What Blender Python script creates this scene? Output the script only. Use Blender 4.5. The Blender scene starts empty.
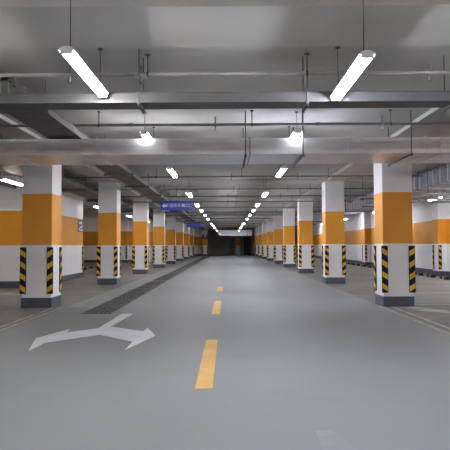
import bpy, math, random
from mathutils import Matrix, Vector

random.seed(7)
SC = bpy.context.scene
COL = SC.collection
R = math.radians

# ------------------------------------------------------------------ camera, world, exposure
cam_data = bpy.data.cameras.new('camera')
cam_data.sensor_width = 36.0
cam_data.lens = 530.0 / 450.0 * 36.0
cam_data.clip_end = 300
cam = bpy.data.objects.new('camera', cam_data)
COL.objects.link(cam)
cam.matrix_world = (Matrix.Translation((0, 0, 1.23)) @ Matrix.Rotation(R(0.32), 4, 'Z')
                    @ Matrix.Rotation(R(90 + 2.19), 4, 'X') @ Matrix.Rotation(R(-0.25), 4, 'Z'))
SC.camera = cam

world = bpy.data.worlds.new('world')
SC.world = world
world.use_nodes = True
world.node_tree.nodes['Background'].inputs[0].default_value = (0.5, 0.52, 0.56, 1)
world.node_tree.nodes['Background'].inputs[1].default_value = 0.02

SC.view_settings.view_transform = 'Standard'
SC.view_settings.look = 'None'
SC.view_settings.gamma = 1.0
SC.view_settings.use_curve_mapping = False
SC.view_settings.exposure = 2.1
TUBE_LEFT = 26.0        # strength of the tubes of the left row and left bays
TUBE_RIGHT = 43.0
SC.cycles.max_bounces = 10
SC.cycles.diffuse_bounces = 6
SC.cycles.glossy_bounces = 4
SC.cycles.sample_clamp_indirect = 4.0
SC.cycles.caustics_reflective = False


# ------------------------------------------------------------------ materials
def srgb(r, g, b):
    f = lambda c: (c / 255 / 12.92) if c / 255 <= 0.04045 else ((c / 255 + 0.055) / 1.055) ** 2.4
    return (f(r), f(g), f(b), 1)


def surface(name, col, rough=0.6, metal=0.0, var=0.06, scale=3.0, bump=0.0, bscale=40.0, spec=0.4, stretch=(1, 1, 1), dirt=None):
    """A node material: base colour broken up by noise, optional stains and bump."""
    m = bpy.data.materials.new(name)
    m.use_nodes = True
    nt = m.node_tree
    p = nt.nodes['Principled BSDF']
    p.inputs['Roughness'].default_value = rough
    p.inputs['Metallic'].default_value = metal
    p.inputs['Specular IOR Level'].default_value = spec
    tc = nt.nodes.new('ShaderNodeTexCoord')
    mp = nt.nodes.new('ShaderNodeMapping')
    mp.inputs['Scale'].default_value = stretch
    nt.links.new(tc.outputs['Object'], mp.inputs[0])
    nz = nt.nodes.new('ShaderNodeTexNoise')
    nz.inputs['Scale'].default_value = scale
    nz.inputs['Detail'].default_value = 5
    nt.links.new(mp.outputs[0], nz.inputs['Vector'])
    rp = nt.nodes.new('ShaderNodeValToRGB')
    lo = [max(0, c * (1 - var * 2)) for c in col[:3]]
    hi = [min(1, c * (1 + var)) for c in col[:3]]
    rp.color_ramp.elements[0].position = 0.3
    rp.color_ramp.elements[0].color = (*lo, 1)
    rp.color_ramp.elements[1].position = 0.65
    rp.color_ramp.elements[1].color = (*hi, 1)
    nt.links.new(nz.outputs['Fac'], rp.inputs['Fac'])
    out = rp.outputs['Color']
    if dirt:
        n2 = nt.nodes.new('ShaderNodeTexNoise')
        n2.inputs['Scale'].default_value = dirt[1]
        n2.inputs['Detail'].default_value = 8
        nt.links.new(tc.outputs['Object'], n2.inputs['Vector'])
        r2 = nt.nodes.new('ShaderNodeValToRGB')
        r2.color_ramp.elements[0].position = dirt[2]
        r2.color_ramp.elements[0].color = (0, 0, 0, 1)
        r2.color_ramp.elements[1].position = dirt[2] + 0.12
        r2.color_ramp.elements[1].color = (dirt[3],) * 3 + (1,)
        nt.links.new(n2.outputs['Fac'], r2.inputs['Fac'])
        mx = nt.nodes.new('ShaderNodeMix')
        mx.data_type = 'RGBA'
        nt.links.new(r2.outputs['Color'], mx.inputs['Factor'])
        nt.links.new(out, mx.inputs['A'])
        mx.inputs['B'].default_value = dirt[0]
        out = mx.outputs['Result']
    nt.links.new(out, p.inputs['Base Color'])
    if bump:
        n3 = nt.nodes.new('ShaderNodeTexNoise')
        n3.inputs['Scale'].default_value = bscale
        nt.links.new(tc.outputs['Object'], n3.inputs['Vector'])
        bp = nt.nodes.new('ShaderNodeBump')
        bp.inputs['Strength'].default_value = bump
        bp.inputs['Distance'].default_value = 0.02
        nt.links.new(n3.outputs['Fac'], bp.inputs['Height'])
        nt.links.new(bp.outputs[0], p.inputs['Normal'])
    return m


def glow(name, col, strength):
    m = bpy.data.materials.new(name)
    m.use_nodes = True
    p = m.node_tree.nodes['Principled BSDF']
    p.inputs['Base Color'].default_value = (0.9, 0.9, 0.9, 1)
    p.inputs['Emission Color'].default_value = col
    p.inputs['Emission Strength'].default_value = strength
    return m


M = {
    'white': surface('white_paint', (0.85, 0.85, 0.875, 1), 0.55, var=0.03, scale=1.5),
    'orange': surface('orange_paint', (0.76, 0.325, 0.03, 1), 0.5, var=0.04, scale=1.5),
    'slate': surface('slate_skirting_paint', (0.085, 0.09, 0.115, 1), 0.5, var=0.08, scale=6),
    'ceiling': surface('ceiling_paint', (0.57, 0.565, 0.55, 1), 0.8, var=0.05, scale=0.7, spec=0.2),
    'lane': surface('grey_epoxy_floor', (0.212, 0.222, 0.232, 1), 0.58, var=0.05, scale=0.5, spec=0.35, stretch=(1, 0.6, 1),
                    dirt=((0.192, 0.198, 0.204, 1), 1.3, 0.56, 0.5)),
    'bay': surface('bare_concrete_floor', (0.188, 0.179, 0.168, 1), 0.7, var=0.1, scale=0.8, spec=0.25,
                   dirt=((0.14, 0.132, 0.123, 1), 0.9, 0.54, 0.6)),
    'end_wall': surface('unpainted_end_wall', (0.5, 0.5, 0.49, 1), 0.8, var=0.1, scale=0.8),
    'duct': surface('galvanised_duct_sheet', (0.84, 0.85, 0.90, 1), 0.33, 0.72, var=0.07, scale=5, bump=0.06, bscale=3.0, stretch=(0.6, 3, 3)),
    'ribbed': surface('ribbed_duct_sheet', (0.34, 0.34, 0.40, 1), 0.4, 0.6, var=0.15, scale=4, bump=0.05, bscale=3.0),
    'flange': surface('duct_flange_steel', (0.24, 0.24, 0.26, 1), 0.5, 0.5, var=0.1, scale=9),
    'bright_flange': surface('bright_duct_flange', (0.80, 0.80, 0.84, 1), 0.5, 0.15, var=0.05, scale=9),
    'tray': surface('grey_cable_tray_steel', (0.13, 0.13, 0.135, 1), 0.55, 0.3, var=0.08, scale=4),
    'pipe': surface('grey_pipe_paint', (0.22, 0.22, 0.22, 1), 0.5, 0.1, var=0.1, scale=5),
    'pale_pipe': surface('pale_pipe_paint', (0.42, 0.42, 0.42, 1), 0.5, 0.1, var=0.1, scale=5),
    'rod': surface('threaded_rod_steel', (0.10, 0.10, 0.10, 1), 0.6, 0.3, var=0.1, scale=8),
    'brass': surface('sprinkler_metal', (0.35, 0.33, 0.30, 1), 0.4, 0.8, var=0.1, scale=20),
    'enamel': surface('white_lamp_enamel', (0.8, 0.8, 0.8, 1), 0.4, var=0.02, scale=5),
    'rubber': surface('black_guard_rubber', (0.009, 0.0085, 0.009, 1), 0.6, var=0.15, scale=9, spec=0.2),
    'yellow': surface('yellow_guard_stripe', (0.74, 0.45, 0.03, 1), 0.5, var=0.06, scale=9),
    'line_yellow': surface('worn_yellow_line_paint', (0.66, 0.40, 0.12, 1), 0.6, var=0.06, scale=3,
                           dirt=((0.45, 0.36, 0.22, 1), 5, 0.6, 0.5)),
    'line_white': surface('white_road_paint', (0.66, 0.655, 0.70, 1), 0.6, var=0.06, scale=3,
                          dirt=((0.40, 0.41, 0.43, 1), 4, 0.62, 0.5)),
    'faded': surface('faded_line_paint', (0.43, 0.42, 0.40, 1), 0.7, var=0.12, scale=3,
                     dirt=((0.18, 0.175, 0.165, 1), 3, 0.5, 0.8)),
    'faded_yellow': surface('faded_yellow_edge_paint', (0.36, 0.34, 0.28, 1), 0.7, var=0.12, scale=3,
                            dirt=((0.20, 0.20, 0.19, 1), 3, 0.5, 0.8)),
    'residue': surface('pale_paint_residue', (0.235, 0.248, 0.26, 1), 0.5, var=0.05, scale=2,
                       dirt=((0.20, 0.212, 0.222, 1), 5, 0.5, 0.8)),
    'iron': surface('drain_iron', (0.14, 0.14, 0.14, 1), 0.6, 0.3, var=0.2, scale=9),
    'pit': surface('drain_pit_shade', (0.004, 0.004, 0.004, 1), 0.9, var=0.2, scale=9, spec=0.05),  # near-black stands in for the shade inside the pit
    'cover': surface('drain_cover_steel', (0.10, 0.10, 0.10, 1), 0.5, 0.3, var=0.1, scale=9),
    'blue': surface('blue_sign_face', (0.035, 0.055, 0.42, 1), 0.35, var=0.05, scale=2),
    'violet': surface('violet_sign_face', (0.06, 0.045, 0.22, 1), 0.4, var=0.05, scale=2),
    'pale_blue': surface('pale_blue_sign_print', (0.15, 0.14, 0.40, 1), 0.4, var=0.03, scale=2),
    'sign_white': surface('white_sign_print', (0.75, 0.77, 0.85, 1), 0.4, var=0.02, scale=2),
    'frame_dark': surface('dark_sign_frame', (0.05, 0.05, 0.07, 1), 0.4, 0.2, var=0.05, scale=2),
    'door': surface('doorway_shade_and_handle', (0.03, 0.03, 0.034, 1), 0.5, 0.1, var=0.1, scale=2),  # shade of the open doorway put into the colour; also the handle
    'door_pale': surface('grey_door_paint', (0.35, 0.35, 0.35, 1), 0.5, var=0.06, scale=2),
    'tube_left': glow('lit_tube_neutral', (1.0, 0.98, 0.95, 1), TUBE_LEFT),
    'tube_right': glow('lit_tube_cool', (0.895, 0.91, 1.0, 1), TUBE_RIGHT),
}


# ------------------------------------------------------------------ mesh helpers
class MB:
    """Collects pieces of geometry and links them as one mesh object."""

    def __init__(self):
        self.v, self.f, self.mi, self.mats, self.sm = [], [], [], [], []

    def slot(self, m):
        if m not in self.mats:
            self.mats.append(m)
        return self.mats.index(m)

    def face_set(self, verts, faces, m, smooth=False):
        o = len(self.v)
        self.v += [tuple(p) for p in verts]
        for fc in faces:
            self.f.append(tuple(o + i for i in fc))
            self.mi.append(self.slot(m))
            self.sm.append(smooth)
        return self

    def box(self, x0, x1, y0, y1, z0, z1, m):
        vs = [(x0, y0, z0), (x1, y0, z0), (x1, y1, z0), (x0, y1, z0), (x0, y0, z1), (x1, y0, z1), (x1, y1, z1), (x0, y1, z1)]
        fs = [(0, 3, 2, 1), (4, 5, 6, 7), (0, 1, 5, 4), (1, 2, 6, 5), (2, 3, 7, 6), (3, 0, 4, 7)]
        return self.face_set(vs, fs, m)

    def bevel_box(self, x0, x1, y0, y1, z0, z1, m, b=0.01):
        """A box whose four vertical edges are chamfered."""
        pts = [(x0 + b, y0), (x1 - b, y0), (x1, y0 + b), (x1, y1 - b), (x1 - b, y1), (x0 + b, y1), (x0, y1 - b), (x0, y0 + b)]
        return self.prism(pts, z0, z1, m)

    def prism(self, pts, z0, z1, m, cap=True):
        n = len(pts)
        vs = [(x, y, z0) for x, y in pts] + [(x, y, z1) for x, y in pts]
        fs = [(i, (i + 1) % n, n + (i + 1) % n, n + i) for i in range(n)]
        if cap:
            fs += [tuple(range(n - 1, -1, -1)), tuple(range(n, 2 * n))]
        return self.face_set(vs, fs, m)

    def rod(self, a, b, r, m, n=10, r2=None):
        a, b = Vector(a), Vector(b)
        d = (b - a).normalized()
        u = d.cross(Vector((0, 0, 1)) if abs(d.z) < 0.9 else Vector((1, 0, 0))).normalized()
        w = d.cross(u)
        r2 = r if r2 is None else r2
        vs, k = [], n
        for p, rr in ((a, r), (b, r2)):
            for i in range(n):
                t = 2 * math.pi * i / n
                vs.append(p + (u * math.cos(t) + w * math.sin(t)) * rr)
        fs = [(i, (i + 1) % k, k + (i + 1) % k, k + i) for i in range(k)]
        self.face_set(vs, fs, m, True)
        self.face_set(vs[:k], [tuple(range(k - 1, -1, -1))], m)
        self.face_set(vs[k:], [tuple(range(k))], m)
        return self

    def build(self, name, parent=None, at=None):
        me = bpy.data.meshes.new(name)
        me.from_pydata(self.v, [], self.f)
        for m in self.mats:
            me.materials.append(M[m])
        me.polygons.foreach_set('material_index', self.mi)
        me.polygons.foreach_set('use_smooth', self.sm)
        me.update()
        o = bpy.data.objects.new(name, me)
        COL.objects.link(o)
        o.parent = parent
        if at:
            o.location = at
        return o


def tag(o, label, cat, group=None, kind=None):
    o['label'] = label
    o['category'] = cat
    if group:
        o['group'] = group
    if kind:
        o['kind'] = kind
    return o


def thing(name, label, cat, loc, group=None):
    o = bpy.data.objects.new(name, None)
    COL.objects.link(o)
    o.location = loc
    o.empty_display_size = 0.2
    return tag(o, label, cat, group)


KIDS = {}


def copy_tree(o, parent=None):
    c = o.copy()
    COL.objects.link(c)
    c.parent = parent
    for ch in list(KIDS.get(o.name, [])):
        copy_tree(ch, c)
    return c


def note_kids(root):
    for o in bpy.data.objects:
        if o.parent is not None and (o.parent == root or o.parent.parent == root):
            KIDS.setdefault(o.parent.name, [])
            if o not in KIDS[o.parent.name]:
                KIDS[o.parent.name].append(o)


def structure(mb, name):
    o = mb.build(name)
    o['kind'] = 'structure'
    return o


ORD = ['first', 'second', 'third', 'fourth', 'fifth', 'sixth', 'seventh', 'eighth', 'ninth', 'tenth', 'eleventh', 'twelfth',
       'thirteenth', 'fourteenth', 'fifteenth', 'sixteenth', 'seventeenth', 'eighteenth']

# ------------------------------------------------------------------ dimensions of the place
Y0, Y1 = -8.0, 68.0                 # end walls
XL, XR = -12.0, 8.4                 # outer walls
ZB, ZS = 3.25, 3.32                 # underside of beams, of slab
BAY = 6.2
ROWS = [10.6 + BAY * i for i in range(10)]          # front faces of the columns
LX0, LX1 = -4.13, -3.53
RX0, RX1 = 3.09, 3.69
BEAMS = [-7.4, -1.3, 4.88] + [y + 0.3 for y in ROWS]
BW = 0.475
LOW, HIGH = 1.25, 2.28              # orange band


def soffit(x, y):
    if any(abs(y - b) < BW for b in BEAMS) or -4.08 < x < -3.58 or 3.14 < x < 3.64:
        return ZB
    return ZS


# ------------------------------------------------------------------ setting
f = MB()
f.box(-3.25, 3.04, Y0, Y1, -0.2, 0, 'lane')
f.box(XL - 0.2, -3.25, Y0, Y1, -0.2, 0, 'bay')
f.box(3.04, XR + 0.2, Y0, Y1, -0.2, 0, 'bay')
structure(f, 'floor')

c = MB()
c.box(XL - 0.2, XR + 0.2, Y0 - 0.2, Y1 + 0.2, ZS, ZS + 0.2, 'ceiling')
structure(c, 'ceiling')
for b in BEAMS:
    structure(MB().box(XL, XR, b - BW, b + BW, ZB, ZS, 'ceiling'), 'ceiling_beam')
for x0 in (-4.08, 3.14):
    structure(MB().box(x0, x0 + 0.5, Y0, Y1, ZB - 0.001, ZS, 'ceiling'), 'ceiling_beam')


def banded(mb, x0, x1, y0, y1, z1=ZS, low=LOW, high=HIGH):
    mb.box(x0, x1, y0, y1, 0, low, 'white')
    mb.box(x0, x1, y0, y1, low, high, 'orange')
    mb.box(x0, x1, y0, y1, high, z1, 'white')
    return mb


structure(banded(MB(), XR, XR + 0.2, Y0, Y1, high=2.2), 'wall_right')
structure(banded(MB(), XL - 0.2, XL, Y0, 39.2), 'wall_left')
structure(banded(MB(), XL - 0.2, XR + 0.2, Y0 - 0.2, Y0), 'wall_near')
structure(banded(MB(), XL, -5.7, 15.6, 20.8), 'wall_left_core')
structure(banded(MB(), XL, -5.9, 39.0, 39.2), 'wall_left_return')
structure(banded(MB(), -6.1, -5.9, 39.2, 63.0), 'wall_left_far')
structure(banded(MB(), -6.1, -3.0, 63.0, 63.2), 'wall_left_end')
structure(MB().box(-3.2, -3.0, 63.2, Y1, 0, ZS, 'end_wall'), 'wall_left_recess')
structure(MB().box(-3.2, XR + 0.2, Y1, Y1 + 0.2, 0, ZS, 'end_wall'), 'wall_far')


def skirt(name, *b):
    structure(MB().box(*b, 0, 0.2, 'slate'), name)


skirt('baseboard_right', XR - 0.012, XR, Y0, Y1)
skirt('baseboard_left', XL, XL + 0.012, Y0, 15.6)
skirt('baseboard_left_core', XL, -5.7, 15.588, 15.6)
skirt('baseboard_left_core_side', -5.7, -5.688, 15.588, 20.812)
skirt('baseboard_left_return', XL, -5.9, 38.988, 39.0)
skirt('baseboard_left_end', -6.0, -3.0, 62.988, 63.0)
# pilasters of the right and left walls
for y in (14.6, 20.4, 31.4, 38.4, 44.6):
    structure(banded(MB(), 8.08, XR, y, y + 0.6, ZS, high=2.2), 'wall_right_pilaster')
    skirt('baseboard_right_pilaster', 8.068, XR, y - 0.012, y + 0.612)
structure(banded(MB(), -8.2, -7.3, 38.4, 39.0, ZS), 'wall_left_pilaster')
skirt('baseboard_left_pilaster', -8.212, -7.288, 38.388, 39.0)
# far end: doorway opening as a panel in shade colour, grey leaf, narrow painted pier
structure(MB().box(2.0, 2.9, 67.94, Y1, 0, 2.35, 'door').box(1.94, 2.0, 67.9, Y1, 0, 2.41, 'end_wall').box(2.9, 2.96, 67.9, Y1, 0, 2.41, 'end_wall').box(2.0, 2.9, 67.9, Y1, 2.35, 2.41, 'end_wall'), 'door_1')
structure(MB().box(0.2, 0.8, 67.94, Y1, 0, 2.1, 'door_pale').box(0.68, 0.72, 67.9, 67.94, 0.95, 1.15, 'door'), 'door_2')
structure(MB().box(0.95, 1.45, 66.0, 66.5, 0, LOW, 'white').box(0.95, 1.45, 66.0, 66.5, LOW, 2.1, 'orange').box(0.95, 1.45, 66.0, 66.5, 2.1, ZS, 'end_wall'), 'wall_far_pier')


# ------------------------------------------------------------------ columns
def guard_mb(flip):
    """A rubber corner board with four slanted yellow stripes, standing on y = 0 and facing -y."""
    g = MB()
    w, t, h = 0.062, 0.022, 0.93
    g.prism([(-w, 0), (-w, -t + 0.006), (-w + 0.006, -t), (w - 0.006, -t), (w, -t + 0.006), (w, 0)], 0, h, 'rubber')
    per, yh, sl = h / 4, 0.105, 0.075
    ww = w - 0.007
    for k in range(4):
        zt = h - k * per - 0.035
        zl, zr = (zt, zt - sl) if not flip else (zt - sl, zt)
        yf = -t - 0.003
        vs = [(-ww, yf, zl - yh), (ww, yf, zr - yh), (ww, yf, zr), (-ww, yf, zl),
              (-ww, -t + 0.001, zl - yh), (ww, -t + 0.001, zr - yh), (ww, -t + 0.001, zr), (-ww, -t + 0.001, zl)]
        g.face_set(vs, [(0, 1, 2, 3), (4, 7, 6, 5), (0, 4, 5, 1), (1, 5, 6, 2), (2, 6, 7, 3), (3, 7, 4, 0)], 'yellow')
    return g


GUARD = {}


def guard(parent, x, y, rz, flip, z=0.275, name='corner_guard'):
    if flip not in GUARD:
        o = guard_mb(flip).build(name, parent)
        GUARD[flip] = o.data
    else:
        o = bpy.data.objects.new(name, GUARD[flip])
        COL.objects.link(o)
        o.parent = parent
    o.location = (x, y, z)
    o.rotation_euler = (0, 0, rz)
    return o


def make_column(loc):
    """Square column, base centre at LOC."""
    t = thing('concrete_column', 'x', 'column', loc, None)
    t['kind'] = 'thing'
    h = 0.3
    s = MB()
    s.bevel_box(-h, h, -h, h, 0, LOW, 'white', 0.008)
    s.bevel_box(-h, h, -h, h, LOW, HIGH, 'orange', 0.008)
    s.bevel_box(-h, h, -h, h, HIGH, ZB - 0.002, 'white', 0.008)
    s.build('shaft', t)
    MB().bevel_box(-h - 0.008, h + 0.008, -h - 0.008, h + 0.008, 0, 0.2, 'slate', 0.008).build('skirting', t)
    e = h - 0.05
    guard(t, -e - 0.02, -h, 0, False)
    guard(t, e + 0.02, -h, 0, True)
    guard(t, h, e - 0.01, R(90), True)
    guard(t, -h, e - 0.01, R(-90), False)
    note_kids(t)
    return t


col0 = None
for side, xc, n in (('left', (LX0 + LX1) / 2, 8), ('right', (RX0 + RX1) / 2, 10)):
    for i in range(n):
        p = (xc, ROWS[i] + 0.3, 0)
        if col0 is None:
            col0 = cobj = make_column(p)
        else:
            cobj = copy_tree(col0)
            cobj.location = p
        if i == 0:
            lab = 'largest white and orange square column on the %s side of the lane' % side
            if side == 'left':
                lab = 'big orange banded square column beside the white arrow, before the drain grating'
            else:
                lab = 'big orange banded square column across the lane from the drain and arrow'
        else:
            lab = '%s orange banded column in the %s row, counting away from the camera' % (ORD[i], side)
        cobj['label'] = lab
        cobj['group'] = 'banded columns of the %s row' % side
cobj = copy_tree(col0)
cobj.location = (-2.68, 62.3, 0)
cobj['label'] = 'distant orange banded column standing out from the left row, behind the round sign'
cobj['group'] = 'column at the far end'

# guards fixed to walls
for i, (x, y, rz, fl, lab) in enumerate((
        (8.13, 20.4, 0, False, 'striped guard on the front of the right wall pier nearest the camera'),
        (8.08, 20.92, R(-90), False, 'striped guard on the side of the right wall pier nearest the camera'),
        (8.15, 31.4, 0, False, 'striped guard on the front of the second right wall pier'),
        (8.08, 31.9, R(-90), False, 'striped guard on the side of the second right wall pier'),
        (-5.7, 20.72, R(90), True, 'striped guard at the corner of the wall block below the violet sign'),
        (-7.37, 38.4, 0, True, 'striped guard on the distant wall pier behind the left columns'))):
    g = guard(None, x, y, rz, fl, name='corner_guard')
    tag(g, lab, 'corner guard', 'guards on the walls')


# ------------------------------------------------------------------ floor markings
def paint(name, polys, m, label, cat, group=None, z=0.003):
    b = MB()
    for pts in polys:
        area = sum(pts[i][0] * pts[(i + 1) % len(pts)][1] - pts[(i + 1) % len(pts)][0] * pts[i][1] for i in range(len(pts)))
        b.prism(pts if area > 0 else pts[::-1], 0.0, z, m)
    return tag(b.build(name), label, cat, group, 'thing')


def rect(x0, x1, y0, y1):
    return [(x0, y0), (x1, y0), (x1, y1), (x0, y1)]


dash0 = None
for i, (y0, y1, xc) in enumerate(((4.6, 6.95, -0.215), (9.5, 11.8, -0.225), (14.3, 15.7, -0.23))):
    paint('lane_dash', [rect(xc - 0.075, xc + 0.075, y0, y1)], 'line_yellow',
          ('nearest and longest looking yellow dash painted along the lane centre' if i == 0 else
           '%s yellow painted lane dash, counting away from the camera' % ORD[i]), 'road marking', 'yellow lane dashes')


ARROW = [(-2.35, 6.26), (-2.57, 7.11), (-2.34, 7.89), (-2.305, 7.56), (-1.94, 7.95), (-1.92, 9.60), (-1.72, 9.60), (-1.79, 8.10),
         (-1.223, 7.66), (-1.21, 7.99), (-1.00, 7.285), (-1.222, 6.30), (-1.228, 6.84), (-1.78, 7.38), (-2.33, 6.77)]
paint('direction_arrow', [ARROW], 'line_white', 'white two headed turn arrow painted on the grey lane', 'road marking')
paint('worn_paint_mark', [[(0.57, 3.56), (0.68, 3.576), (0.73, 3.38), (0.767, 3.23), (0.778, 3.1), (0.56, 3.1)]], 'residue',
      'pale worn paint mark low on the empty lane floor', 'road marking', z=0.002)
paint('edge_line', [rect(2.98, 3.075, Y0, 10.7)], 'faded_yellow', 'faded yellowish edge line along the right columns', 'road marking')
paint('edge_line', [rect(3.20, 3.26, Y0, 10.5)], 'faded', 'thin pale line just outside the right edge line', 'road marking')
paint('edge_line', [rect(-3.37, -3.28, Y0, 10.7)], 'faded_yellow', 'faded yellowish edge line along the left columns', 'road marking')
paint('edge_line', [rect(-3.50, -3.45, Y0, 10.5)], 'faded', 'thin pale line just outside the left edge line', 'road marking')
paint('worn_paint_mark', [[(3.28, 10.56), (3.66, 10.55), (4.3, 9.6), (4.0, 9.5), (3.55, 9.9)]], 'faded',
      'pale worn patch on the floor at the foot of the big right column', 'road marking', z=0.002)
k = 0
for side, xa, xb, ys in (('right', 3.75, 7.4, (7.9, 10.9, 13.6, 17.1, 20.0, 23.3)), ('left', -8.2, -4.2, (7.9, 10.62, 13.6))):
    for i, y in enumerate(ys):
        paint('stall_line', [rect(xa, xb, y - 0.04, y + 0.04)], 'faded',
              '%s faded parking stall line on the %s bay floor from the camera' % (ORD[i], side), 'road marking', 'stall lines', z=0.002)


# ------------------------------------------------------------------ drain
def drain_panel(y):
    t = thing('drain_grate', 'black iron floor drain grating beside the grey lane', 'drain', (-2.39, y, 0), 'drain grating panels along the lane')
    w, L = 0.26, 0.5
    fr = MB()
    for sx in (-1, 1):
        fr.box(sx * w - 0.012, sx * w + 0.012, -L + 0.002, L - 0.002, 0, 0.012, 'iron')
    for sy in (-1, 1):
        fr.box(-w, w, sy * (L - 0.014) - 0.012, sy * (L - 0.014) + 0.012, 0, 0.012, 'iron')
    fr.build('frame', t)
    MB().box(-w, w, -L + 0.01, L - 0.01, 0.0, 0.003, 'pit').build('pit_shade', t)  # flat plate on the floor, coloured as the shaded pit
    b = MB()
    for i in range(1, 6):
        x = -w + i * 2 * w / 6
        b.box(x - 0.014, x + 0.014, -L + 0.02, L - 0.02, 0.003, 0.0055, 'iron')
    for i in range(1, 6):
        y2 = -L + i * 2 * L / 6
        b.box(-w + 0.01, w - 0.01, y2 - 0.022, y2 + 0.022, 0.003, 0.005, 'iron')
    b.build('lattice', t)
    note_kids(t)
    return t


d0 = None
for i in range(51):
    y = 10.12 + i * 1.0
    if i == 8:
        cv = MB().box(-2.66, -2.12, y - 0.49, y + 0.49, 0, 0.012, 'cover')
        for a in range(9):
            for b_ in range(5):
                cv.box(-2.6 + b_ * 0.1, -2.55 + b_ * 0.1, y - 0.44 + a * 0.1, y - 0.425 + a * 0.1, 0.012, 0.015, 'cover')
        tag(cv.build('drain_cover'), 'solid steel cover plate interrupting the drain grating', 'drain')
        continue
    if d0 is None:
        d0 = dp = drain_panel(y)
        dp['label'] = 'end panel of the black drain grating, beside the stem of the white arrow'
    else:
        dp = copy_tree(d0)
        dp.location.y = y
        dp['label'] = ('second panel of the black drain grating, next to its end panel' if i == 1 else
                       'black iron drain grating panel in the long strip along the lane')


# ------------------------------------------------------------------ wheel stops
def wheel_stop(x, y, sgn, label):
    t = thing('wheel_stop', label, 'wheel stop', (x, y, 0), 'wheel stops along the walls')
    b = MB()
    n = 5
    L = 0.56
    for i in range(n):
        y0, y1 = -L / 2 + i * L / n, -L / 2 + (i + 1) * L / n
        prof = [(-0.075, 0), (0.075, 0), (0.05, 0.10), (-0.05, 0.10)]
        vs = [(px, y0, pz) for px, pz in prof] + [(px, y1, pz) for px, pz in prof]
        b.face_set(vs, [(0, 1, 2, 3), (7, 6, 5, 4), (0, 4, 5, 1), (1, 5, 6, 2), (2, 6, 7, 3), (3, 7, 4, 0)], 'faded_yellow' if i == 2 else 'rubber')
    b.build('body', t)
    for yy in (-0.2, 0.2):
        MB().rod((0, yy, 0.098), (0, yy, 0.104), 0.02, 'pipe', 8).build('anchor_bolt', t)
    note_kids(t)
    return t


w0 = wheel_stop(7.62, 17.5, 1, 'x')
ws = [(7.62, 17.5 + 1.25 * i, 'right', i) for i in range(17)] + [(-7.4, 26.4 + 1.25 * i, 'left', i) for i in range(5)]
for j, (x, y, side, i) in enumerate(ws):
    o = w0 if j == 0 else copy_tree(w0)
    o.location = (x, y, 0)
    o['label'] = '%s black wheel stop with a pale middle from the camera along the %s wall' % (ORD[i], side)

# ------------------------------------------------------------------ ducts
PZ = 3.10          # centre line of the sprinkler pipes


def duct_sheet(x0, x1, y0, y1, z0, z1, name='duct_sheet', parent=None, m='duct'):
    return MB().box(x0, x1, y0, y1, z0, z1, m).build(name, parent)


def trapeze(parent, a, b, z, top, m='rod', r=0.008, name='hanger', strut=0.04):
    """Strut under a run from point a to b (x, y) with two rods up to the soffit."""
    h = MB()
    dx, dy = b[0] - a[0], b[1] - a[1]
    L = math.hypot(dx, dy)
    ux, uy = dx / L, dy / L
    nx, ny = -uy * strut / 2, ux * strut / 2
    a2, b2 = (a[0] - ux * 0.04, a[1] - uy * 0.04), (b[0] + ux * 0.04, b[1] + uy * 0.04)
    h.prism([(a2[0] - nx, a2[1] - ny), (b2[0] - nx, b2[1] - ny), (b2[0] + nx, b2[1] + ny), (a2[0] + nx, a2[1] + ny)], z - strut, z, m)
    for p in (a, b):
        h.rod((p[0], p[1], z - strut), (p[0], p[1], top or soffit(*p)), r, m, 8)
        h.rod((p[0], p[1], z - strut - 0.015), (p[0], p[1], z - strut), r * 2, m, 8)
    return h.build(name, parent)


# cross duct over the lane
DZ0, DZ1, DY0, DY1 = 2.66, 2.91, 8.26, 9.32
t = thing('air_duct', 'wide flat silver air duct crossing above the lane', 'duct', (0, 0, 0))
duct_sheet(-7.0, 7.6, DY0, DY1, DZ0, DZ1, parent=t)


def ring(parent, x, m, e=0.022, w=0.014):
    g = MB()
    g.box(x - w, x + w, DY0 - e, DY0 + 0.001, DZ0 - e, DZ1 + e, m)
    g.box(x - w, x + w, DY1 - 0.001, DY1 + e, DZ0 - e, DZ1 + e, m)
    g.box(x - w, x + w, DY0, DY1, DZ0 - e, DZ0 + 0.001, m)
    g.box(x - w, x + w, DY0, DY1, DZ1 - 0.001, DZ1 + e, m)
    return g.build('flange', parent)


for x, m in ((-5.2, 'duct'), (-3.35, 'duct'), (-2.05, 'duct'), (-0.95, 'duct'), (-0.17, 'duct'), (0.35, 'flange'), (1.9, 'duct')):
    ring(t, x, m, 0.012, 0.008)
for x in (3.1, 3.34, 4.3, 5.2):
    ring(t, x, 'bright_flange', 0.014, 0.008)
for x, mm, s in ((-5.45, 'rod', 0.03), (0.28, 'rod', 0.03), (1.172, 'flange', 0.03), (2.86, 'rod', 0.02), (6.6, 'rod', 0.03)):
    trapeze(t, (x, DY0 - 0.05), (x, DY1 + 0.05), DZ0 - 0.013, None, mm, 0.016 if mm == 'flange' else 0.009, strut=s)

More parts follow.
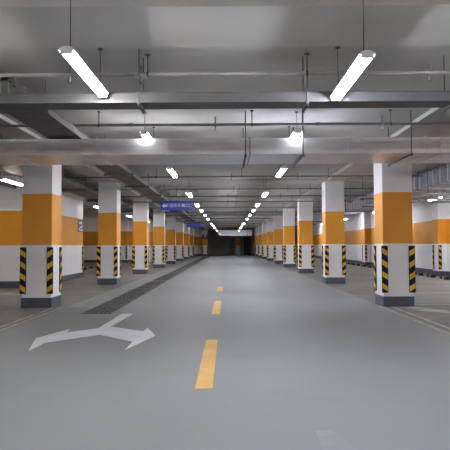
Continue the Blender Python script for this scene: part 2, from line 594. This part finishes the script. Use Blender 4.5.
# long duct above the right bays
t = thing('air_duct', 'long ribbed silver air duct running above the right parking bays', 'duct', (0, 0, 0))
duct_sheet(5.5, 6.5, 9.6, 58, 2.82, 3.22, parent=t, m='ribbed')
g = 9.9
while g < 40:
    e = 0.025
    r_ = MB()
    r_.box(5.5 - e, 5.501, g - 0.018, g + 0.018, 2.82 - e, 3.22 + e, 'bright_flange')
    r_.box(6.499, 6.5 + e, g - 0.018, g + 0.018, 2.82 - e, 3.22 + e, 'bright_flange')
    r_.box(5.5, 6.5, g - 0.018, g + 0.018, 2.82 - e, 2.821, 'bright_flange')
    r_.box(5.5, 6.5, g - 0.018, g + 0.018, 3.219, 3.22 + e, 'bright_flange')
    r_.build('flange', t)
    g += 0.47
for y in (12.05, 15.1, 18.2, 21.3, 24.4, 27.5, 30.6, 35.0, 40.0, 47.0, 54.0):
    trapeze(t, (5.42, y), (6.58, y), 2.79, None, 'rod', 0.011)

# duct across the far end
t = thing('air_duct', 'silver air duct crossing the dark far end of the lane', 'duct', (0, 0, 0))
duct_sheet(-1.1, 2.7, 60.0, 60.9, 2.32, 2.95, parent=t)
for x in (-0.9, 0.0, 0.9, 1.8, 2.55):
    fl = MB()
    for b4 in ((59.97, 60.001, 2.29, 2.98), (60.899, 60.93, 2.29, 2.98), (60.0, 60.9, 2.29, 2.321), (60.0, 60.9, 2.949, 2.98)):
        fl.box(x - 0.02, x + 0.02, *b4, 'bright_flange')
    fl.build('flange', t)
for x in (-0.6, 2.2):
    trapeze(t, (x, 59.93), (x, 60.97), 2.289, None, 'rod', 0.012)


# ------------------------------------------------------------------ cable trays
def tray_x(parent, x0, x1, y0, y1, z, h=0.09):
    b = MB()
    b.box(x0, x1, y0, y1, z, z + 0.006, 'tray')
    b.box(x0, x1, y0, y0 + 0.006, z + 0.006, z + h, 'tray')
    b.box(x0, x1, y1 - 0.006, y1, z + 0.006, z + h, 'tray')
    b.box(x0, x1, y0 - 0.012, y0 + 0.006, z + h - 0.006, z + h, 'tray')
    b.build('tray_channel', parent)
    return b


t = thing('cable_tray', 'dark grey cable tray crossing the lane behind the two big lamps', 'cable tray', (0, 0, 0))
tray_x(t, -7.5, 8.0, 5.52, 5.80, 2.735, 0.105)
MB().box(-7.4, 7.9, 5.6, 5.72, 2.741, 2.79, 'rubber').build('cable_bundle', t)
pb = MB().box(-2.42, -2.35, 5.60, 5.66, 2.79, 3.04, 'rod').box(-2.46, -2.28, 5.60, 5.66, 3.0, 3.04, 'rod').box(-2.31, -2.28, 5.60, 5.66, 2.95, 3.0, 'rod')
pb.build('bracket_post', t)
for x in (-6.0, -0.93, 0.84, 2.4, 5.2):
    trapeze(t, (x, 5.515), (x, 5.81), 2.734, None, 'rod', 0.007, strut=0.03)


def tray_y(label, x0, x1, y0, y1, z, strut, ys):
    t = thing('cable_tray', label, 'cable tray', (0, 0, 0))
    b = MB()
    b.box(x0, x1, y0, y1, z, z + 0.006, 'tray')
    for xa in (x0, x1 - 0.006):
        b.box(xa, xa + 0.006, y0, y1, z + 0.006, z + 0.09, 'tray')
    b.build('tray_channel', t)
    lip = MB()
    for xa in (x0 - 0.016, x1 - 0.006):
        lip.box(xa, xa + 0.022, y0, y1, z + 0.09, z + 0.098, 'flange')
    lip.build('rim', t)
    for i in range(3):
        xa = x0 + 0.08 + i * (x1 - x0 - 0.16) / 2
        MB().rod((xa, y0 + 0.05, z + 0.03), (xa, y1 - 0.05, z + 0.03), 0.022, 'rubber', 8).build('cable', t)
    for y in ys:
        trapeze(t, (x0 - 0.05, y), (x1 + 0.05, y), z, None, 'rod', 0.009, strut=strut)
    return t


tray_y('long grey cable tray hung along the lane beside the left columns', -2.87, -2.34, 6.0, 60.0, 2.955, 0.05, [6.6, 9.8, 12.6, 15.2, 17.9, 20.6, 23.6, 26.6, 29.8, 33.2, 36.5, 42, 48, 54, 59])
tray_y('dark cable tray hung above the left parking bays behind the big column', -5.08, -4.32, 6.3, 56.0, 2.94, 0.09, [7.2, 9.9, 13.0, 15.8, 19.4, 22.6, 25.6, 28.6, 32, 36, 44, 52])

# ------------------------------------------------------------------ pipes
PIPE_Y = [5.72, 8.16, 14.4, 17.6, 20.15, 22.68, 26.2, 29.9, 33.0, 37.0, 41.0, 45.0, 50.0]
HEADS = {0: (-1.72, -0.94, 2.2), 1: (-0.19, 2.4), 2: (-1.6, 0.1, 1.9), 3: (-1.7, 0.2, 2.0), 4: (0.0, 2.0), 5: (0.0, 1.9)}
for i, y in enumerate(PIPE_Y):
    t = thing('sprinkler_pipe', '%s thin sprinkler pipe crossing under the ceiling, counting away from the camera' % ORD[i], 'pipe', (0, y, PZ), 'sprinkler pipes crossing the lane')
    m = 'pale_pipe' if i == 0 else 'pipe'
    MB().rod((-5.25, 0, 0), (5.3, 0, 0), 0.021, m, 10).build('pipe_run', t)
    for x in (-4.4, -1.5, 1.4, 4.2) if i else (-4.4, -0.6, 2.9, 4.2):
        MB().rod((x - 0.035, 0, 0), (x + 0.035, 0, 0), 0.028, m, 10).build('coupling', t)
    for x in {0: (-4.45, -0.87, 0.87, 4.5), 1: (-4.4, -2.0, 0.38, 2.53, 4.55)}.get(i, (-4.45, -1.95, 0.38, 2.75, 4.5)):
        hz = soffit(x, y) - PZ
        hb = MB().rod((x, 0, 0.02), (x, 0, hz), 0.006, 'rod', 8)
        hb.rod((x, 0, hz - 0.012), (x, 0, hz), 0.03, 'rod', 8)
        ho = hb.build('pipe_hanger', t)
        MB().rod((x - 0.012, 0, 0), (x + 0.012, 0, 0), 0.029, 'rod', 10).build('clamp', ho)
    for x in HEADS.get(i, ()):
        s = MB()
        up = 0.10 if i != 1 else 0.13
        s.rod((x, 0, -0.05), (x, 0, up), 0.013, 'pipe', 8)
        s.rod((x, 0, -0.09), (x, 0, -0.05), 0.008, 'brass', 8, 0.015)
        s.rod((x, 0, -0.095), (x, 0, -0.09), 0.03, 'brass', 10)
        if i == 0 and x == -0.94:
            s.rod((x, 0, -0.03), (x, 0, -0.005), 0.075, 'enamel', 16, 0.02)
        s.build('sprinkler_head', t)


def long_pipe(name, label, x, y0, y1, z, r, m, ys):
    t = thing(name, label, 'pipe', (x, 0, z))
    MB().rod((0, y0, 0), (0, y1, 0), r, m, 12).build('pipe_run', t)
    y = y0 + 2
    while y < y1:
        MB().rod((0, y - 0.05, 0), (0, y + 0.05, 0), r * 1.18, m, 12).build('coupling', t)
        y += 4.0
    for y in ys:
        h = MB().rod((0, y, r), (0, y, soffit(x, y) - z), 0.007, 'rod', 8)
        h.rod((0, y - 0.015, 0), (0, y + 0.015, 0), r * 1.12, 'rod', 12)
        h.build('pipe_hanger', t)
    return t


hy = [7.4, 9.8, 12.0, 15.5, 18.7, 21.9, 25.2, 28.3, 31.5, 36, 42, 48, 54]
long_pipe('water_pipe', 'grey pipe above the left parking bays over the wall block', -6.3, 6.2, 38.9, 2.98, 0.05, 'pipe', [7.4, 9.8, 12, 14.6, 22.6, 26, 30, 34])
for i, (y, z, m, r, nm) in enumerate(((13.9, 2.62, 'pale_pipe', 0.035, 'pale pipe crossing the right bays to the wall, nearest of three'),
                                      (15.9, 2.60, 'pipe', 0.03, 'dark pipe crossing the right bays, middle of three'),
                                      (17.5, 2.62, 'pale_pipe', 0.03, 'pale pipe crossing the right bays, farthest of three'))):
    t = thing('bay_pipe', nm, 'pipe', (0, y, z), 'pipes crossing the right bays')
    MB().rod((3.95, 0, 0), (XR - 0.001, 0, 0), r, m, 10).build('pipe_run', t)
    for x in (4.05, 5.25, 6.75, 7.9):
        hb = MB().rod((x, 0, 0), (x, 0, soffit(x, y) - z), 0.007, 'rod', 8)
        hb.rod((x - 0.015, 0, 0), (x + 0.015, 0, 0), r * 1.15, 'rod', 10)
        hb.build('pipe_hanger', t)


# ------------------------------------------------------------------ lamps
LAMP_CACHE = {}


def lamp(x, y, z, mat, label, group, L=1.26):
    t = thing('fluorescent_lamp', label, 'lamp', (x, y, z), group)
    key = mat
    if key not in LAMP_CACHE:
        h = MB()
        prof = [(-0.065, 0.0), (0.065, 0.0), (0.06, 0.012), (0.026, 0.034), (-0.026, 0.034), (-0.06, 0.012)]
        a = -L / 2
        vs = [(px, a, pz) for px, pz in prof] + [(px, -a, pz) for px, pz in prof]
        n = 6
        h.face_set(vs, [tuple(range(n)), tuple(range(2 * n - 1, n - 1, -1))] + [(i, n + i, n + (i + 1) % n, (i + 1) % n) for i in range(n)], 'enamel')
        ho = h.build('housing', t)
        tb = MB().rod((0, -L / 2 + 0.018, 0), (0, L / 2 - 0.018, 0), 0.0145, mat, 12)
        t1 = tb.build('tube', t, (-0.027, 0, -0.017))
        e = MB().bevel_box(-0.05, 0.05, -0.009, 0.009, -0.03, 0.001, 'enamel', 0.004)
        e1 = e.build('lamp_holder', t, (0, -L / 2 + 0.01, 0))
        LAMP_CACHE[key] = (ho.data, t1.data, e1.data)
        new = [('tube', t1.data, (0.027, 0, -0.017)), ('lamp_holder', e1.data, (0, L / 2 - 0.01, 0))]
    else:
        ho, tu, en = LAMP_CACHE[key]
        new = [('housing', ho, (0, 0, 0)), ('tube', tu, (-0.027, 0, -0.017)), ('tube', tu, (0.027, 0, -0.017)),
               ('lamp_holder', en, (0, -L / 2 + 0.01, 0)), ('lamp_holder', en, (0, L / 2 - 0.01, 0))]
    for nm, d, p in new:
        o = bpy.data.objects.new(nm, d)
        COL.objects.link(o)
        o.parent = t
        o.location = p
    for sy in (-1, 1):
        yy = sy * (L / 2 - 0.12)
        hz = round(soffit(x, y + yy) - z, 4)
        k = ('rod', hz)
        if k not in LAMP_CACHE:
            b = MB().rod((0, 0, 0.032), (0, 0, hz), 0.0045, 'rod', 8)
            b.rod((0, 0, hz - 0.014), (0, 0, hz), 0.025, 'rod', 8)
            b.box(-0.022, 0.022, -0.02, 0.02, 0.03, 0.062, 'enamel')
            LAMP_CACHE[k] = b.build('hanger_rod', t, (0, yy, 0)).data
        else:
            o = bpy.data.objects.new('hanger_rod', LAMP_CACHE[k])
            COL.objects.link(o)
            o.parent = t
            o.location = (0, yy, 0)
    return t


LY = [-6.0, -2.6, 1.0, 4.84, 8.76, 11.45, 16.45, 20.6, 23.9, 27.7, 31.6, 38.6, 43.1, 48.0, 56.5]  # lamps above and behind the camera are unseen, added as fill for column fronts
for side, xx, mat in (('left', -1.20, 'tube_left'), ('right', 1.16, 'tube_right')):
    for i, y in enumerate(LY):
        z = 2.81
        if i == 4:
            z = 2.98
            lab = 'lit twin tube lamp of the %s lane row peeping over the silver cross duct' % side
        elif i == 3:
            z = 2.76 if side == 'right' else 2.81
            lab = 'largest lit twin tube lamp in front of the dark tray, %s of the lane centre' % side
        elif i < 3:
            lab = 'added unseen fill lamp in line with the %s lane row, %s the camera' % (side, ('far behind', 'close behind', 'above')[i])
        else:
            lab = '%s lit twin tube lamp beyond the silver cross duct in the %s lane row' % (ORD[i - 5], side)
        lamp(xx - (0.10 if side == 'left' and i in (3, 4) else 0.03 if i == 3 else 0.075 if i == 4 else 0), y, z, mat, lab, 'lamps of the %s lane row' % side)
for side, xx, mat, ys in (('left', -5.40, 'tube_left', (-6.0, -2.4, 1.2, 4.6, 13.2, 21.9, 28.7, 35.5)), ('right', 7.2, 'tube_right', (-6.0, -2.4, 1.2, 4.6, 11.5, 14.9, 18.3, 25.5, 32.6, 40.0, 47.5))):  # bay lamps out of view are added to brighten columns and walls
    for i, y in enumerate(ys):
        if i < 4:
            lab = 'added unseen fill lamp above the %s parking bays, %s the camera' % (side, ('far behind', 'close behind', 'beside', 'just ahead of')[i])
        elif side == 'left' and i == 4:
            lab = 'lit slanting tube lamp seen between the picture edge and the big left column'
        else:
            lab = '%s lit lamp above the %s parking bays, counting away from the camera' % (ORD[i - 4], side)
        lamp(xx, y, 2.84 if side == 'left' else 2.81, mat, lab, 'lamps above the %s bays' % side)


# ------------------------------------------------------------------ signs
def lettering(text, parent, x, y, z, size, m, name='lettering', rot=None):
    cu = bpy.data.curves.new(name, 'FONT')
    cu.body = text
    cu.size = size
    cu.align_x = 'CENTER'
    cu.align_y = 'CENTER'
    cu.extrude = 0.003
    tmp = bpy.data.objects.new(name + '_curve', cu)
    COL.objects.link(tmp)
    dg = bpy.context.evaluated_depsgraph_get()
    me = bpy.data.meshes.new_from_object(tmp.evaluated_get(dg))
    bpy.data.objects.remove(tmp)
    bpy.data.curves.remove(cu)
    me.materials.clear()
    me.materials.append(M[m])
    o = bpy.data.objects.new(name, me)
    COL.objects.link(o)
    o.parent = parent
    o.location = (x, y, z)
    o.rotation_euler = rot or (R(90), 0, 0)
    return o


def hanging_sign(x0, x1, y, z0, z1, face, label, glyphs, print_m, hang=(-0.8, 0.8)):
    xc = (x0 + x1) / 2
    t = thing('hanging_sign', label, 'sign', (xc, y, z0))
    w, h = (x1 - x0) / 2, z1 - z0
    MB().bevel_box(-w, w, -0.03, 0.03, 0, h, face, 0.008).build('panel', t)
    fr = MB()
    fr.box(-w - 0.01, w + 0.01, -0.034, 0.034, h, h + 0.012, 'frame_dark').box(-w - 0.01, w + 0.01, -0.034, 0.034, -0.012, 0, 'frame_dark')
    fr.build('frame', t)
    a = MB()
    yf = -0.036
    s = h * 0.30
    ax = -w + h * 0.46
    ad = lambda pts: a.face_set([(px, yf, pz) for px, pz in pts] + [(px, -0.0295, pz) for px, pz in pts],
                                [tuple(range(len(pts))), tuple(range(2 * len(pts) - 1, len(pts) - 1, -1))] +
                                [(i, len(pts) + i, len(pts) + (i + 1) % len(pts), (i + 1) % len(pts)) for i in range(len(pts))], print_m)
    c = h / 2
    ad([(ax - s, c), (ax, c - s), (ax, c - s * 0.3), (ax + s, c - s * 0.3), (ax + s, c + s * 0.3), (ax, c + s * 0.3), (ax, c + s)])
    a.build('arrow', t)
    if glyphs:
        lettering(glyphs[0], t, -w + 2 * w * 0.43, -0.031, c, h * 0.46, print_m)
        lettering(glyphs[1], t, -w + 2 * w * 0.74, -0.031, c, h * 0.46, print_m)
        b = MB()
        bx = w * 0.80
        b.box(bx - h * 0.22, bx + h * 0.22, -0.0335, -0.0295, c - h * 0.3, c + h * 0.3, 'pale_blue')
        b.build('pictogram', t)
    for x in (w * hang[0], w * hang[1]):
        hz = soffit(xc + x, y) - z0
        MB().rod((x, 0, h), (x, 0, hz), 0.008, 'rod', 8).rod((x, 0, hz - 0.01), (x, 0, hz), 0.03, 'rod', 8).build('hanger_rod', t)
    return t


hanging_sign(-2.31, -1.15, 18.2, 2.45, 2.745, 'blue', 'blue hanging sign with white arrow and white characters over the left lane edge',
             ('\u4e0b\u5c42\u505c\u8f66\u5e93', '\u51fa\u53e3'), 'sign_white')
hanging_sign(-2.62, -1.57, 33.6, 2.41, 2.68, 'blue', 'smaller distant blue hanging sign behind and below the first one', ('\u505c\u8f66\u5e93', '\u51fa\u53e3'), 'pale_blue', (-0.3, 0.8))

t = thing('wall_sign', 'small violet pictogram sign on the orange wall behind the big left column', 'sign', (-5.7, 20.42, 1.78))
MB().box(0, 0.015, -0.33, 0.33, 0, 0.46, 'violet').build('panel', t)
p = MB()
for pts in ([(-0.26, 0.36), (-0.02, 0.36), (0.16, 0.42), (0.16, 0.30), (-0.26, 0.30)], [(-0.2, 0.18), (0.05, 0.18), (0.24, 0.26), (0.24, 0.20), (0.05, 0.12)],
            [(-0.26, 0.05), (-0.1, 0.05), (-0.1, 0.11), (-0.26, 0.11)], [(0.0, 0.03), (0.24, 0.03), (0.24, 0.09), (0.0, 0.09)]):
    n = len(pts)
    p.face_set([(0.018, a, b) for a, b in pts] + [(0.014, a, b) for a, b in pts],
               [tuple(range(n)), tuple(range(2 * n - 1, n - 1, -1))] + [(i, n + i, n + (i + 1) % n, (i + 1) % n) for i in range(n)], 'sign_white')
p.build('pictogram', t)

t = thing('parking_sign', 'dark sign with a white letter P on the distant lone column', 'sign', (-2.68, 62.0, 1.98))
MB().bevel_box(-0.30, 0.30, -0.03, -0.0005, 0, 0.46, 'frame_dark', 0.01).build('panel', t)
lettering('P', t, 0, -0.031, 0.23, 0.50, 'sign_white')
